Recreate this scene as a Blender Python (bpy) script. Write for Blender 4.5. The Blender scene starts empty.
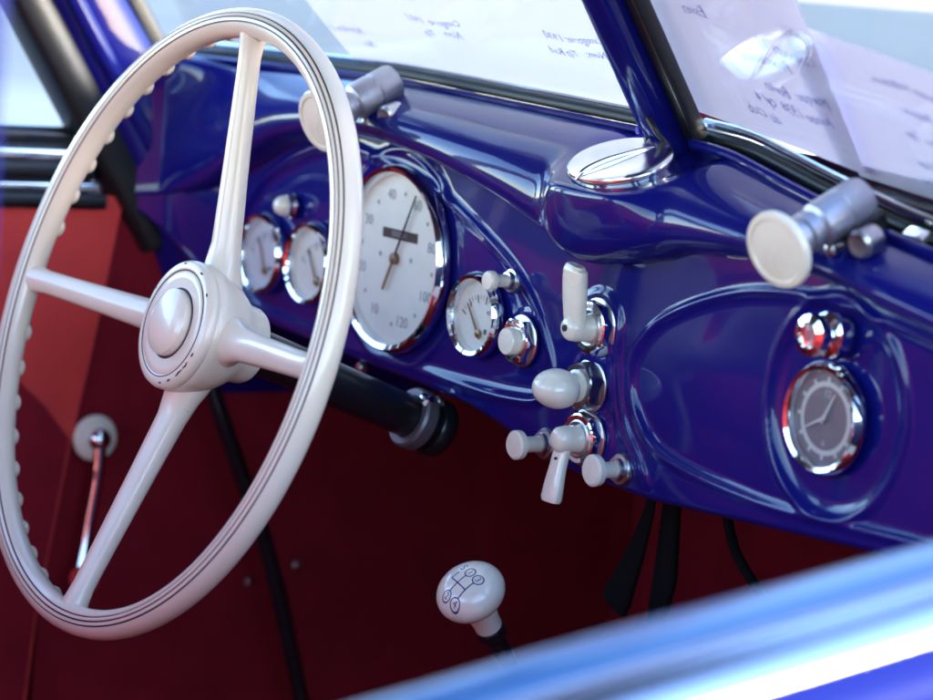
import bpy, math, random
import numpy as np
from mathutils import Matrix, Vector
random.seed(7)
R = math.radians
S = bpy.context.scene
COL = S.collection

# ------------------------------------------------------------------ materials
def mat(name, color, rough=.4, metal=0., coat=0., coat_rough=.03, spec=.5, bump=None, var=None, sheen=0., coat_ior=1.5):
    m = bpy.data.materials.new(name); m.use_nodes = True
    nt = m.node_tree; b = nt.nodes['Principled BSDF']
    b.inputs['Base Color'].default_value = (*color, 1)
    b.inputs['Roughness'].default_value = rough
    b.inputs['Metallic'].default_value = metal
    b.inputs['Coat Weight'].default_value = coat
    b.inputs['Coat Roughness'].default_value = coat_rough
    b.inputs['Coat IOR'].default_value = coat_ior
    b.inputs['Specular IOR Level'].default_value = spec
    b.inputs['Sheen Weight'].default_value = sheen
    tc = nt.nodes.new('ShaderNodeTexCoord')
    if bump:
        scale, strength, dist = bump
        n = nt.nodes.new('ShaderNodeTexNoise'); n.inputs['Scale'].default_value = scale; n.inputs['Detail'].default_value = 4
        bp = nt.nodes.new('ShaderNodeBump'); bp.inputs['Strength'].default_value = strength; bp.inputs['Distance'].default_value = dist
        nt.links.new(tc.outputs['Object'], n.inputs['Vector']); nt.links.new(n.outputs['Fac'], bp.inputs['Height'])
        nt.links.new(bp.outputs['Normal'], b.inputs['Normal'])
        if coat: nt.links.new(bp.outputs['Normal'], b.inputs['Coat Normal'])
    if var:
        scale, c2, lo, hi = var
        n = nt.nodes.new('ShaderNodeTexNoise'); n.inputs['Scale'].default_value = scale; n.inputs['Detail'].default_value = 6
        r = nt.nodes.new('ShaderNodeValToRGB')
        r.color_ramp.elements[0].position = lo; r.color_ramp.elements[1].position = hi
        r.color_ramp.elements[0].color = (*color, 1); r.color_ramp.elements[1].color = (*c2, 1)
        nt.links.new(tc.outputs['Object'], n.inputs['Vector']); nt.links.new(n.outputs['Fac'], r.inputs['Fac'])
        nt.links.new(r.outputs['Color'], b.inputs['Base Color'])
        rr = nt.nodes.new('ShaderNodeMapRange'); rr.inputs['To Min'].default_value = rough*.8; rr.inputs['To Max'].default_value = min(1, rough*1.35)
        nt.links.new(n.outputs['Fac'], rr.inputs['Value']); nt.links.new(rr.outputs['Result'], b.inputs['Roughness'])
    return m

BLUE   = mat('blue_paint', (.005, .006, .135), .3, 0, 1, .018, .06, bump=(260, .018, .002), coat_ior=1.37)
IVORY  = mat('ivory_plastic', (.80, .655, .545), .28, 0, .5, .06, .5, bump=(45, .05, .002), var=(7, (.70, .545, .42), .44, .80))
KNOBW  = mat('white_bakelite', (.84, .735, .62), .24, 0, .8, .05, .5, bump=(120, .04, .001), var=(60, (.76, .65, .53), .5, .8))
CHROME = mat('chrome', (.82, .82, .84), .06, 1, bump=(160, .03, .001))
SATIN  = mat('satin_highlight', (.62, .66, .82), .24, 1)  # metal of the strips that imitate highlights on the near door
STEEL  = mat('brushed_steel', (.55, .55, .58), .28, 1, bump=(200, .08, .001))
WIPERM = mat('aged_aluminium', (.46, .45, .52), .36, .75, bump=(120, .06, .001), var=(40, (.33, .32, .40), .45, .75))
DARKM  = mat('dark_metal', (.013, .013, .020), .32, .4, .3, .1)
BLACK  = mat('black_rubber', (.006, .006, .009), .42, bump=(220, .1, .001))
RUBBER = mat('worn_rubber', (.005, .005, .006), .85, spec=.12)
GROOVE = mat('dark_pinstripe', (.05, .03, .06), .5)
LEATHER = mat('red_leatherette', (.74, .050, .042), .55, bump=(900, .25, .0006), var=(14, (.60, .032, .036), .4, .75))
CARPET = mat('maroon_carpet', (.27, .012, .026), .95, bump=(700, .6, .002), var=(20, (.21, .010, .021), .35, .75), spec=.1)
DIAL   = mat('dial_white', (.76, .70, .63), .5, var=(30, (.69, .63, .55), .45, .8))
DIALGREY = mat('dial_grey', (.62, .60, .63), .5)
DIALDARK = mat('dial_dark', (.17, .14, .16), .4)
INK    = mat('dial_print', (.10, .10, .13), .6)
INKF   = mat('faded_print', (.31, .30, .33), .6)
CREAMM = mat('cream_print', (.52, .48, .46), .5)
BRASS  = mat('brass_needle', (.30, .21, .10), .35, .8)
BROWN  = mat('brown_hub', (.20, .10, .06), .4, .3)
REDLENS = mat('red_lens', (.42, .13, .15), .15, 0, .6)
SHADE_COVER = mat('shade_cover_grey', (.10, .09, .10), .9, bump=(500, .4, .001))
PAVE   = mat('pale_paving', (.20, .175, .155), .85, bump=(3, .3, .02), var=(.25, (.11, .10, .095), .35, .7))
PATHM  = mat('path_concrete', (.32, .29, .27), .85, var=(.5, (.26, .235, .22), .35, .7))

def thin_glass(name, tint=(1, 1, 1), ior=1.5):
    m = bpy.data.materials.new(name); m.use_nodes = True
    nt = m.node_tree; nt.nodes.clear()
    o = nt.nodes.new('ShaderNodeOutputMaterial'); mx = nt.nodes.new('ShaderNodeMixShader')
    t = nt.nodes.new('ShaderNodeBsdfTransparent'); t.inputs['Color'].default_value = (*tint, 1)
    g = nt.nodes.new('ShaderNodeBsdfGlossy'); g.inputs['Roughness'].default_value = .02
    # Schlick's curve on the angle alone, the same from both sides of the sheet
    ge = nt.nodes.new('ShaderNodeNewGeometry'); dt = nt.nodes.new('ShaderNodeVectorMath'); dt.operation = 'DOT_PRODUCT'
    nt.links.new(ge.outputs['Normal'], dt.inputs[0]); nt.links.new(ge.outputs['Incoming'], dt.inputs[1])
    def op(kind, a, b=None):
        n = nt.nodes.new('ShaderNodeMath'); n.operation = kind
        for k, q in enumerate((a, b)):
            if q is None: continue
            if isinstance(q, (int, float)): n.inputs[k].default_value = q
            else: nt.links.new(q, n.inputs[k])
        return n.outputs[0]
    r0 = ((ior-1)/(ior+1))**2
    fac = op('ADD', op('MULTIPLY', op('POWER', op('SUBTRACT', 1., op('ABSOLUTE', dt.outputs['Value'])), 5.), 1-r0), r0)
    nt.links.new(fac, mx.inputs['Fac']); nt.links.new(t.outputs[0], mx.inputs[1]); nt.links.new(g.outputs[0], mx.inputs[2])
    nt.links.new(mx.outputs[0], o.inputs['Surface'])
    return m
GLASS = thin_glass('gauge_glass', (.96, .96, .97), 1.45)
SCREEN = thin_glass('screen_glass', (.97, .98, .985), 1.5)

def paper_mat(name, color, t=.6):
    m = bpy.data.materials.new(name); m.use_nodes = True
    nt = m.node_tree; nt.nodes.clear()
    o = nt.nodes.new('ShaderNodeOutputMaterial'); mx = nt.nodes.new('ShaderNodeMixShader')
    d = nt.nodes.new('ShaderNodeBsdfDiffuse'); d.inputs['Color'].default_value = (*color, 1)
    tr = nt.nodes.new('ShaderNodeBsdfTranslucent'); tr.inputs['Color'].default_value = (*color, 1)
    mx.inputs['Fac'].default_value = t
    nt.links.new(d.outputs[0], mx.inputs[1]); nt.links.new(tr.outputs[0], mx.inputs[2]); nt.links.new(mx.outputs[0], o.inputs['Surface'])
    return m
PAPER = paper_mat('white_paper', (.80, .79, .82), .21)
PAPER2 = paper_mat('lilac_paper', (.66, .62, .76), .13)
PENINK = paper_mat('blue_pen_ink', (.34, .34, .60), .3)

# ------------------------------------------------------------------ mesh helpers
class G:
    """collects vertices and faces of one mesh object"""
    def __init__(s): s.v = []; s.f = []; s.mi = []
    def add(s, v, f, mi=0):
        o = len(s.v); s.v += [tuple(map(float, p)) for p in v]; s.f += [tuple(i+o for i in q) for q in f]; s.mi += [mi]*len(f) if isinstance(mi, int) else list(mi)
        return s
    def build(s, name, mats, parent=None, sharp=35, smooth=True, loc=None):
        me = bpy.data.meshes.new(name)
        off = Vector((0, 0, 0))
        root = parent
        while root is not None: off += root.location; root = root.parent
        if loc is not None: off = Vector(loc)
        me.from_pydata([(p[0]-off.x, p[1]-off.y, p[2]-off.z) for p in s.v], [], s.f)
        for m in (mats if isinstance(mats, (list, tuple)) else [mats]): me.materials.append(m)
        me.polygons.foreach_set('material_index', s.mi)
        me.polygons.foreach_set('use_smooth', [smooth]*len(me.polygons))
        me.update()
        if smooth: me.set_sharp_from_angle(angle=R(sharp))
        o = bpy.data.objects.new(name, me); COL.objects.link(o)
        if parent is not None: o.parent = parent
        elif loc is not None: o.location = loc
        return o

class Fr:
    """a local frame: origin and three axes"""
    def __init__(s, o, x, y, z): s.o = np.array(o, float); s.m = np.array([x, y, z], float)
    def __call__(s, p): return s.o + np.asarray(p, float) @ s.m
def dashframe(x, z, y=0.): return Fr((x, y, z), (1, 0, 0), (0, 0, 1), (0, -1, 0))   # local z points to the driver
def axisframe(o, d, ref=(0, 0, 1)):
    d = np.array(d, float); d /= np.linalg.norm(d); x = np.cross(ref, d); x /= np.linalg.norm(x)
    return Fr(o, x, np.cross(d, x), d)

def lathe(g, fr, prof, n=48, mi=0, sx=1., sy=1.):
    v = []; f = []
    for r, z in prof:
        for k in range(n):
            a = 2*math.pi*k/n; v.append(fr((r*sx*math.cos(a), r*sy*math.sin(a), z)))
    m = len(prof)
    for i in range(m-1):
        for k in range(n):
            f.append((i*n+k, i*n+(k+1) % n, (i+1)*n+(k+1) % n, (i+1)*n+k))
    if prof[0][0] > 1e-6: f.append(tuple(range(n))[::-1])
    if prof[-1][0] > 1e-6: f.append(tuple((m-1)*n+k for k in range(n)))
    return g.add(v, f, mi)
def ring(g, fr, prof, n=64, mi=0):
    """closed profile turned round the axis"""
    v = []; f = []; m = len(prof)
    for r, z in prof:
        for k in range(n):
            a = 2*math.pi*k/n; v.append(fr((r*math.cos(a), r*math.sin(a), z)))
    for i in range(m):
        j = (i+1) % m
        for k in range(n): f.append((i*n+k, i*n+(k+1) % n, j*n+(k+1) % n, j*n+k))
    return g.add(v, f, mi)
def tube(g, path, rad, n=16, mi=0, ref=(0, 0, 1), caps=True, flat=1., power=2.):
    P = np.array(path, float); m = len(P)
    rad = [rad]*m if np.isscalar(rad) else rad
    v = []; f = []; prev = None
    for i in range(m):
        d = P[min(i+1, m-1)]-P[max(i-1, 0)]; d /= np.linalg.norm(d)
        u = np.array(ref, float) if prev is None else prev
        u = u-d*(u@d)
        if np.linalg.norm(u) < 1e-3: u = np.array((1., 0, 0))-d*d[0]
        u /= np.linalg.norm(u); prev = u; w = np.cross(d, u)
        for k in range(n):
            a = 2*math.pi*k/n; c, s_ = math.cos(a), math.sin(a)
            c = math.copysign(abs(c)**(2/power), c); s_ = math.copysign(abs(s_)**(2/power), s_)
            v.append(P[i]+rad[i]*(c*u*flat+s_*w))
    for i in range(m-1):
        for k in range(n): f.append((i*n+k, i*n+(k+1) % n, (i+1)*n+(k+1) % n, (i+1)*n+k))
    if caps: f.append(tuple(range(n))[::-1]); f.append(tuple((m-1)*n+k for k in range(n)))
    return g.add(v, f, mi)
def box(g, fr, lo, hi, mi=0, bev=0.):
    (a, b, c), (d, e, h) = lo, hi
    if bev <= 0:
        v = [fr(p) for p in ((a, b, c), (d, b, c), (d, e, c), (a, e, c), (a, b, h), (d, b, h), (d, e, h), (a, e, h))]
        return g.add(v, [(3, 2, 1, 0), (4, 5, 6, 7), (0, 1, 5, 4), (1, 2, 6, 5), (2, 3, 7, 6), (3, 0, 4, 7)], mi)
    # rounded outline in local xy, chamfered towards z
    def outline(i):
        o = []
        for cx, cy, a0 in ((d-bev, e-bev, 0), (a+bev, e-bev, 90), (a+bev, b+bev, 180), (d-bev, b+bev, 270)):
            for k in range(5):
                t = R(a0+22.5*k); o.append((cx+(bev-i)*math.cos(t), cy+(bev-i)*math.sin(t)))
        return o
    q = bev*.5; rows = [(q, c), (0, c+q), (0, h-q), (q*.3, h-q*.3), (q, h)]
    v = []; n = 20
    for i, z in rows: v += [fr((x, y, z)) for x, y in outline(i)]
    f = [(r*n+k, r*n+(k+1) % n, (r+1)*n+(k+1) % n, (r+1)*n+k) for r in range(4) for k in range(n)]
    f += [tuple(range(n))[::-1], tuple(4*n+k for k in range(n))]
    return g.add(v, f, mi)
ID = Fr((0, 0, 0), (1, 0, 0), (0, 1, 0), (0, 0, 1))

def catmull(pts, per=10, closed=False):
    P = [np.array(p, float) for p in pts]; n = len(P); out = []
    rng = range(n) if closed else range(n-1)
    for i in rng:
        p0 = P[(i-1) % n] if closed or i > 0 else 2*P[0]-P[1]
        p1, p2 = P[i], P[(i+1) % n]
        p3 = P[(i+2) % n] if closed or i+2 < n else 2*P[-1]-P[-2]
        for k in range(per):
            t = k/per
            out.append(.5*((2*p1)+(p2-p0)*t+(2*p0-5*p1+4*p2-p3)*t*t+(3*p1-p0-3*p2+p3)*t**3))
    if not closed: out.append(P[-1])
    return np.array(out)

def text_geo(body, size, shear=0., align='CENTER'):
    cu = bpy.data.curves.new('lettering', 'FONT'); cu.body = body; cu.size = size; cu.align_x = align; cu.align_y = 'CENTER'; cu.shear = shear
    cu.resolution_u = 3
    o = bpy.data.objects.new('lettering', cu); COL.objects.link(o)
    dg = bpy.context.evaluated_depsgraph_get()
    me = bpy.data.meshes.new_from_object(o.evaluated_get(dg))
    v = [tuple(p.co) for p in me.vertices]; f = [tuple(p.vertices) for p in me.polygons]
    bpy.data.objects.remove(o); bpy.data.curves.remove(cu); bpy.data.meshes.remove(me)
    return v, f
def put_text(g, fr, body, size, x, y, z, mi=0, rot=0., shear=0., sx=1., align='CENTER'):
    v, f = text_geo(body, size, shear, align); c, s = math.cos(rot), math.sin(rot)
    g.add([fr((x+sx*p[0]*c-p[1]*s, y+sx*p[0]*s+p[1]*c, z)) for p in v], f, mi)

def thing(name, label, cat, loc, group=None):
    o = bpy.data.objects.new(name, None); COL.objects.link(o); o.location = loc; o.empty_display_size = .05
    o['label'] = label; o['category'] = cat
    if group: o['group'] = group
    return o
def tag(o, label, cat, group=None):
    o['label'] = label; o['category'] = cat
    if group: o['group'] = group
    return o

# ================================================================== DASHBOARD
dash = thing('dashboard', 'glossy blue painted metal dashboard carrying the round gauges and white knobs', 'dashboard', (0, 0, .56))
CLUSTER = catmull([(-.447, .667), (-.426, .687), (-.377, .709), (-.335, .720), (-.277, .720), (-.2, .707), (-.145, .689), (-.097, .667), (-.065, .645), (-.045, .62),
                   (-.037, .598), (-.050, .583), (-.080, .578), (-.131, .576), (-.194, .5755), (-.246, .5755), (-.301, .576), (-.388, .580), (-.444, .594), (-.463, .619), (-.462, .646)], 5, True)
GLOVE = catmull([(.042, .625), (.053, .642), (.071, .656), (.103, .670), (.139, .681), (.17, .686), (.205, .688), (.243, .686), (.303, .678), (.37, .66), (.43, .635), (.455, .61),
                 (.44, .585), (.37, .570), (.286, .565), (.245, .563), (.193, .561), (.156, .562), (.109, .566), (.073, .574), (.053, .589), (.043, .606)], 5, True)
RIDGE = catmull([(.016, .668), (.020, .645), (.023, .62), (.027, .597), (.036, .580), (.052, .564), (.064, .548)], 6)
RIDGE2 = RIDGE+np.array([.0065, .0015])
def pdist(X, Z, pl, closed=True):
    A = pl; B = np.roll(pl, -1, 0) if closed else pl[1:]
    if not closed: A = pl[:-1]
    d = np.full(X.shape, 9.); ins = np.zeros(X.shape, bool)
    for a, b in zip(A, B):
        ab = b-a; t = np.clip(((X-a[0])*ab[0]+(Z-a[1])*ab[1])/(ab@ab+1e-12), 0, 1)
        d = np.minimum(d, np.hypot(X-a[0]-t*ab[0], Z-a[1]-t*ab[1]))
        if closed:
            c = ((a[1] > Z) != (b[1] > Z)); 
            with np.errstate(divide='ignore', invalid='ignore'):
                xi = (b[0]-a[0])*(Z-a[1])/(b[1]-a[1]+1e-15)+a[0]
            ins ^= c & (X < xi)
    return d, ins
def sstep(e0, e1, x): t = np.clip((x-e0)/(e1-e0), 0, 1); return t*t*(3-2*t)
def bead(d, w, h): return h*np.exp(-(d/w)**2*1.2)
def interp(x, pts): p = np.array(pts); return np.interp(x, p[:, 0], p[:, 1])
def smooth1(a, n):
    k = np.hanning(n+2)[1:-1]; k /= k.sum(); return np.convolve(np.pad(a, n//2, 'edge'), k, 'valid')[:len(a)]
XS = np.linspace(-.566, .566, 720); NX = len(XS)
ZC = smooth1(interp(XS, [(-.566, .655), (-.5, .668), (-.449, .690), (-.38, .717), (-.295, .731), (-.23, .7295), (-.17, .722), (-.09, .706), (-.016, .684), (.018, .680), (.061, .690), (.098, .699), (.163, .7035), (.241, .698), (.302, .686), (.4, .668), (.5, .645), (.566, .63)]), 41)
ZBOT = smooth1(interp(XS, [(-.566, .650), (-.535, .626), (-.495, .594), (-.44, .578), (-.3, .571), (-.192, .567), (-.13, .563), (-.081, .554), (-.022, .542), (.062, .540), (.121, .5435), (.177, .547), (.255, .552), (.33, .556), (.566, .566)]), 31)
YB = interp(XS, [(-.566, 0), (-.55, 0), (0, .05), (.55, 0), (.566, 0)])
ZB = smooth1(interp(XS, [(-.566, .770), (-.282, .774), (-.1, .767), (0, .763), (.086, .759), (.161, .744), (.242, .730), (.566, .690)]), 41)
POD = np.exp(-np.abs((XS-.026)/.050)**5)
EDGE = np.clip((np.abs(XS)-.46)/.106, 0, 1)**2
BULGE = .024*(1-np.clip((np.abs(XS)-.42)/.12, 0, 1)**2*.9)
g = G(); rows = []
# return flange under the lower lip
for yy, dz in ((.045, .002), (.030, 0), (.012, -.0005), (.005, .0004), (.0015, .002)): rows.append((np.full(NX, yy), ZBOT+dz))
NF = 140
T = np.linspace(0, 1, NF)[:, None]
ZF = (ZBOT+.0045)[None]*(1-T)+ZC[None]*T; XF = np.repeat(XS[None], NF, 0)
D = np.zeros_like(ZF)
d, i = pdist(XF, ZF, CLUSTER); D += bead(d, .0036, .0027)-np.where(i, .0028*sstep(0, .010, d), 0)
d, i = pdist(XF, ZF, GLOVE); D += bead(d, .0031, .0021)-np.where(i, .0018*sstep(0, .008, d), 0)
dc = np.hypot((XF-.228)/.92, ZF-.628); rc = np.abs(dc-.064); D += bead(rc, .0031, .0022)-np.where(dc < .064, .003*sstep(.064, .052, dc), 0)
dsp = np.hypot(XF+.233, ZF-.651); D += bead(np.abs(dsp-.0765), .0034, .0022)
rf = sstep(.662, .630, ZF)
d, _ = pdist(XF, ZF, RIDGE, False); D += bead(d, .0026, .0020)*rf
d, _ = pdist(XF, ZF, RIDGE2, False); D += bead(d, .0026, .0020)*rf
D += .0012*np.sin(XF*31+ZF*23)*np.sin(ZF*41-XF*17)          # hand beaten unevenness of the sheet
for bx, bz, br in ((.007, .6395, .0245), (.0045, .602, .0225), (.0055, .568, .0245), (-.0735, .618, .021)):   # pressed bosses under the switches
    D += .0016*sstep(br+.003, br-.003, np.hypot(XF-bx, ZF-bz))
D *= sstep(0, .10, T)*1.0
for k in range(NF): rows.append((-D[k], ZF[k]))
def bspl(CP, t):
    n = len(CP); kn = [0]*3+list(np.linspace(0, 1, n-2))+[1]*3
    def N(i, p, u):
        if p == 0: return 1. if kn[i] <= u < kn[i+1] or (u >= 1 and kn[i] < 1 <= kn[i+1]) else 0.
        a = (u-kn[i])/(kn[i+p]-kn[i])*N(i, p-1, u) if kn[i+p] > kn[i] else 0
        b = (kn[i+p+1]-u)/(kn[i+p+1]-kn[i+1])*N(i+1, p-1, u) if kn[i+p+1] > kn[i+1] else 0
        return a+b
    w = [N(j, 3, t) for j in range(n)]
    return sum(w[j]*CP[j][0] for j in range(n)), sum(w[j]*CP[j][1] for j in range(n))
H = ZB-ZC
reg = [(0*XS, ZC), (-.005+0*XS, ZC+.0005), (-BULGE, ZC+.003), (-BULGE*1.2, ZC+.38*H), (-BULGE*.55, ZC+.80*H), (YB-.014, ZB-.0015), (YB, ZB)]
pod = [(0*XS, ZC), (-.018+0*XS, ZC-.002), (-.036+0*XS, ZC+.004), (-.0405+0*XS, ZC+.55*H), (-.040+0*XS, ZB-.0315), (.008+0*XS, ZB-.016), (YB, ZB)]
CP = [(a[0]*(1-POD)+b[0]*POD, a[1]*(1-POD)+b[1]*POD) for a, b in zip(reg, pod)]
for k in range(1, 60): rows.append(bspl(CP, k/59))
V = []; NR = len(rows)
for y, z in rows: 
    y = y-EDGE*.045
    V += list(zip(XS, y, z))
F = [(r*NX+c, r*NX+c+1, (r+1)*NX+c+1, (r+1)*NX+c) for r in range(NR-1) for c in range(NX-1)]
g.add(V, F); g.build('panel', BLUE, dash, sharp=60)

# ---- gauges
def bezel_prof(r, w, h): 
    return [(r, 0), (r+.0006, h*.35), (r-.0006, h*.72), (r-w*.35, h), (r-w*.75, h*.86), (r-w, h*.42), (r-w, .0005)]
def gauge(name, x, z, r, w, h, dialm, y=-.0, label=None):
    fr = dashframe(x, z, y)
    p = ring(G(), fr, bezel_prof(r, w, h*(.72 if name == 'clock' else 1)), 72).build(name, CHROME, dash)
    if label: p['label'] = label
    return fr, p
def ticks(g, fr, r0, r1, a0, a1, n, w, zz, mi=1):
    for k in range(n):
        a = R(90-(a0+(a1-a0)*k/(n-1))); c, s = math.cos(a), math.sin(a); px, py = -s*w/2, c*w/2
        g.add([fr((r0*c+px, r0*s+py, zz)), fr((r1*c+px, r1*s+py, zz)), fr((r1*c-px, r1*s-py, zz)), fr((r0*c-px, r0*s-py, zz))], [(3, 2, 1, 0)], mi)
def disc(g, fr, r, z, n=64, mi=0, cx=0, cy=0):
    g.add([fr((cx+r*math.cos(2*math.pi*k/n), cy+r*math.sin(2*math.pi*k/n), z)) for k in range(n)], [tuple(range(n))], mi)
def needle(g, fr, cx, cy, ang, l1, l0, w1, w0, z, th=.0006, mi=0):
    a = R(90-ang); c, s = math.cos(a), math.sin(a)
    def P(t, o, h): return fr((cx+t*c-o*s, cy+t*s+o*c, z+h))
    v = [P(-l0, -w0, 0), P(l1, -w1, 0), P(l1, w1, 0), P(-l0, w0, 0), P(-l0, -w0, th), P(l1, -w1, th), P(l1, w1, th), P(-l0, w0, th)]
    g.add(v, [(3, 2, 1, 0), (4, 5, 6, 7), (0, 1, 5, 4), (1, 2, 6, 5), (2, 3, 7, 6), (3, 0, 4, 7)], mi)
def pane(fr, r, z, parent):
    g = G(); lathe(g, fr, [(r, z), (r*.8, z+.0008), (r*.4, z+.0014), (.0, z+.0016)], 48); g.f.pop(-1) if len(g.f[-1]) > 4 else None
    g = G(); n = 48; v = [fr((0, 0, z+.0016))]; f = []
    for j, (q, dz) in enumerate(((.4, .0014), (.8, .0008), (1, 0))):
        v += [fr((r*q*math.cos(2*math.pi*k/n), r*q*math.sin(2*math.pi*k/n), z+dz)) for k in range(n)]
        for k in range(n):
            k2 = (k+1) % n
            f.append((0, 1+k, 1+k2) if j == 0 else (1+(j-1)*n+k, 1+j*n+k, 1+j*n+k2, 1+(j-1)*n+k2))
    g.add(v, f).build('glass', GLASS, parent)
# speedometer
fr, sp = gauge('speedometer', -.233, .651, .0665, .0075, .010, DIAL, label='largest gauge, white faced with a black mileage window')
g = G(); disc(g, fr, .0595, .0012)
nums = ['10', '20', '30', '40', '60', '80', '100', '120']
for k, n in enumerate(nums):
    a = R(90-(211+44.6*k)); rr = .0455
    put_text(g, fr, n, .0108, rr*math.cos(a), rr*math.sin(a), .0015, 1)
for k in range(8):
    a = R(90-(211+44.6*(k+.5))); 
    if k == 7: a = R(-90)
    disc(g, fr, .0016, .0015, 10, 1, .0465*math.cos(a), .0465*math.sin(a))
for sx_ in (-.021, .019): disc(g, fr, .0019, .0015, 12, 1, sx_, .001)
g.build('dial', [DIAL, INKF], sp, smooth=False)
g = G(); box(g, fr, (-.019, .0135, .0014), (.025, .0205, .0020), 0)
put_text(g, fr, '00000', .0060, .003, .0170, .0022, 1, sx=1.35)
g.build('odometer', [BLACK, INKF], sp, smooth=False)
g = G(); needle(g, fr, 0, 0, 26, .052, 0, .0006, .0011, .0036); needle(g, fr, 0, 0, 206, .026, 0, .0011, .0014, .0036, mi=1)
g.build('needle', [DARKM, BRASS], sp, smooth=False)
lathe(G(), fr, [(.0042, .002), (.0042, .0048), (.003, .0056), (0, .0058)], 24).build('needle_cap', BROWN, sp)
pane(fr, .0597, .0062, sp)
# small gauges left of it and right of it
def small_gauge(name, x, z, r, ang, pivot, label, dialm=DIAL, tk=(-60, 60), nl=()):
    fr, p = gauge(name, x, z, r, .0058, .0085, dialm, label=label)
    ri = r-.0055; g = G(); disc(g, fr, ri, .001)
    px, py = pivot
    fr2 = Fr(fr((px, py, 0)), *fr.m)
    ticks(g, fr2, ri*.88, ri*1.12, tk[0], tk[1], 6, .0010, .0013)
    ticks(g, fr2, ri*.98, ri*1.12, tk[0], tk[1], 16, .0005, .0013)
    for s_, lx, ly, sz in nl: put_text(g, fr, s_, sz, lx, ly, .0013, 1)
    disc(g, fr, .0020, .0013, 12, 1, .010, -.010)
    g.build('dial', [dialm, INK], p, smooth=False)
    g = G(); needle(g, fr, px, py, ang, ri*1.0, .004, .0005, .0010, .0028)
    g.build('needle', [BRASS], p, smooth=False)
    lathe(G(), Fr(fr((px, py, 0)), *fr.m), [(.0028, .002), (.0028, .0036), (.0018, .0042), (0, .0043)], 20).build('needle_cap', BRASS, p)
    pane(fr, ri, .0052, p)
    return p
small_gauge('gauge', -.1275, .627, .0290, -38, (.004, -.012), 'small white gauge beside the white button', nl=(('0', -.009, .006, .004), ('40', .012, .003, .004)))
small_gauge('gauge', -.417, .630, .0312, -25, (.004, -.012), 'outermost small gauge beside the door', DIALGREY)
small_gauge('gauge', -.3465, .632, .0312, -32, (.010, -.012), 'small gauge next to the speedometer', DIAL)
# clock
fr, ck = gauge('clock', .225, .6215, .0325, .0060, .0095, DIALDARK, label='dark faced clock with a pale hour ring')
g = G(); disc(g, fr, .0270, .001)
ringv = []; n = 64
for r_ in (.0182, .0212): ringv += [fr((r_*math.cos(2*math.pi*k/n), r_*math.sin(2*math.pi*k/n), .0013)) for k in range(n)]
g.add(ringv, [(k, (k+1) % n, n+(k+1) % n, n+k) for k in range(n)][::1], 1)
ticks(g, fr, .0200, .0238, 0, 330, 12, .0022, .0014)
put_text(g, fr, '12', .0062, 0, .0140, .0014, 1); put_text(g, fr, '6', .0050, 0, -.0143, .0014, 1)
g.build('dial', [DIALDARK, CREAMM], ck, smooth=False)
g = G(); needle(g, fr, 0, 0, 28, .0170, .003, .0004, .0011, .0028); needle(g, fr, 0, 0, 243, .0150, .003, .0004, .0011, .0036)
g.build('clock_hand', CREAMM, ck, smooth=False)
pane(fr, .0268, .0048, ck)
# clock setting knob above it
fr = dashframe(.2275, .670)
p = lathe(G(), fr, [(.0130, 0), (.0138, .003), (.0130, .009), (.0095, .0105), (.0080, .012), (.0085, .016)], 32).build('setting_knob', CHROME, dash)
lathe(G(), fr, [(.0085, .0155), (.0118, .0165), (.0125, .019), (.0118, .0222), (.0075, .0236), (.0068, .0222), (.0040, .0220)], 32).build('knob_head', CHROME, p)
lathe(G(), fr, [(.0040, .0219), (.0036, .0229), (0, .0233)], 16).build('lens', REDLENS, p)
# indicator lamp above the left gauges
fr = dashframe(-.383, .6705)
p = lathe(G(), fr, [(.0095, 0), (.0100, .002), (.0082, .004), (.0082, .0065)], 28).build('indicator_lamp', CHROME, dash)
lathe(G(), fr, [(.0078, .006), (.0076, .0095), (.0056, .013), (.003, .0148), (0, .0153)], 28).build('lens', KNOBW, p)

# ---- knobs, levers and nuts
def nut(name, x, z, r, h, sides=6, rot=0., wash=1.22, m=CHROME, parent=dash, wm=STEEL):
    fr = dashframe(x, z, -.0014); c, s = math.cos(rot), math.sin(rot)
    fr = Fr(fr.o, fr.m[0]*c+fr.m[1]*s, fr.m[1]*c-fr.m[0]*s, fr.m[2])
    g = G(); v = []; f = []
    per = 8; n = sides*per
    def outline(rad, ch):
        o = []
        for k in range(n):
            a = 2*math.pi*k/n; b = (a % (2*math.pi/sides))-math.pi/sides
            q = rad*math.cos(math.pi/sides)/math.cos(b); o.append((min(q, ch), a))
        return o
    rows_ = [(outline(r, 9), 0), (outline(r, 9), h*.72), (outline(r, r*.93), h*.93), (outline(r, r*.86), h)]
    for o, z_ in rows_: v += [fr((q*math.cos(a), q*math.sin(a), z_+.0008)) for q, a in o]
    for i_ in range(3): f += [(i_*n+k, i_*n+(k+1) % n, (i_+1)*n+(k+1) % n, (i_+1)*n+k) for k in range(n)]
    f.append(tuple(3*n+k for k in range(n)))
    g.add(v, f)
    p = g.build(name, m, parent, sharp=22)
    lathe(G(), fr, [(r*wash, 0), (r*wash, .0012), (r*wash*.94, .0018), (r*.7, .0018)], 40).build('washer', wm, p)
    return p, fr

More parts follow.
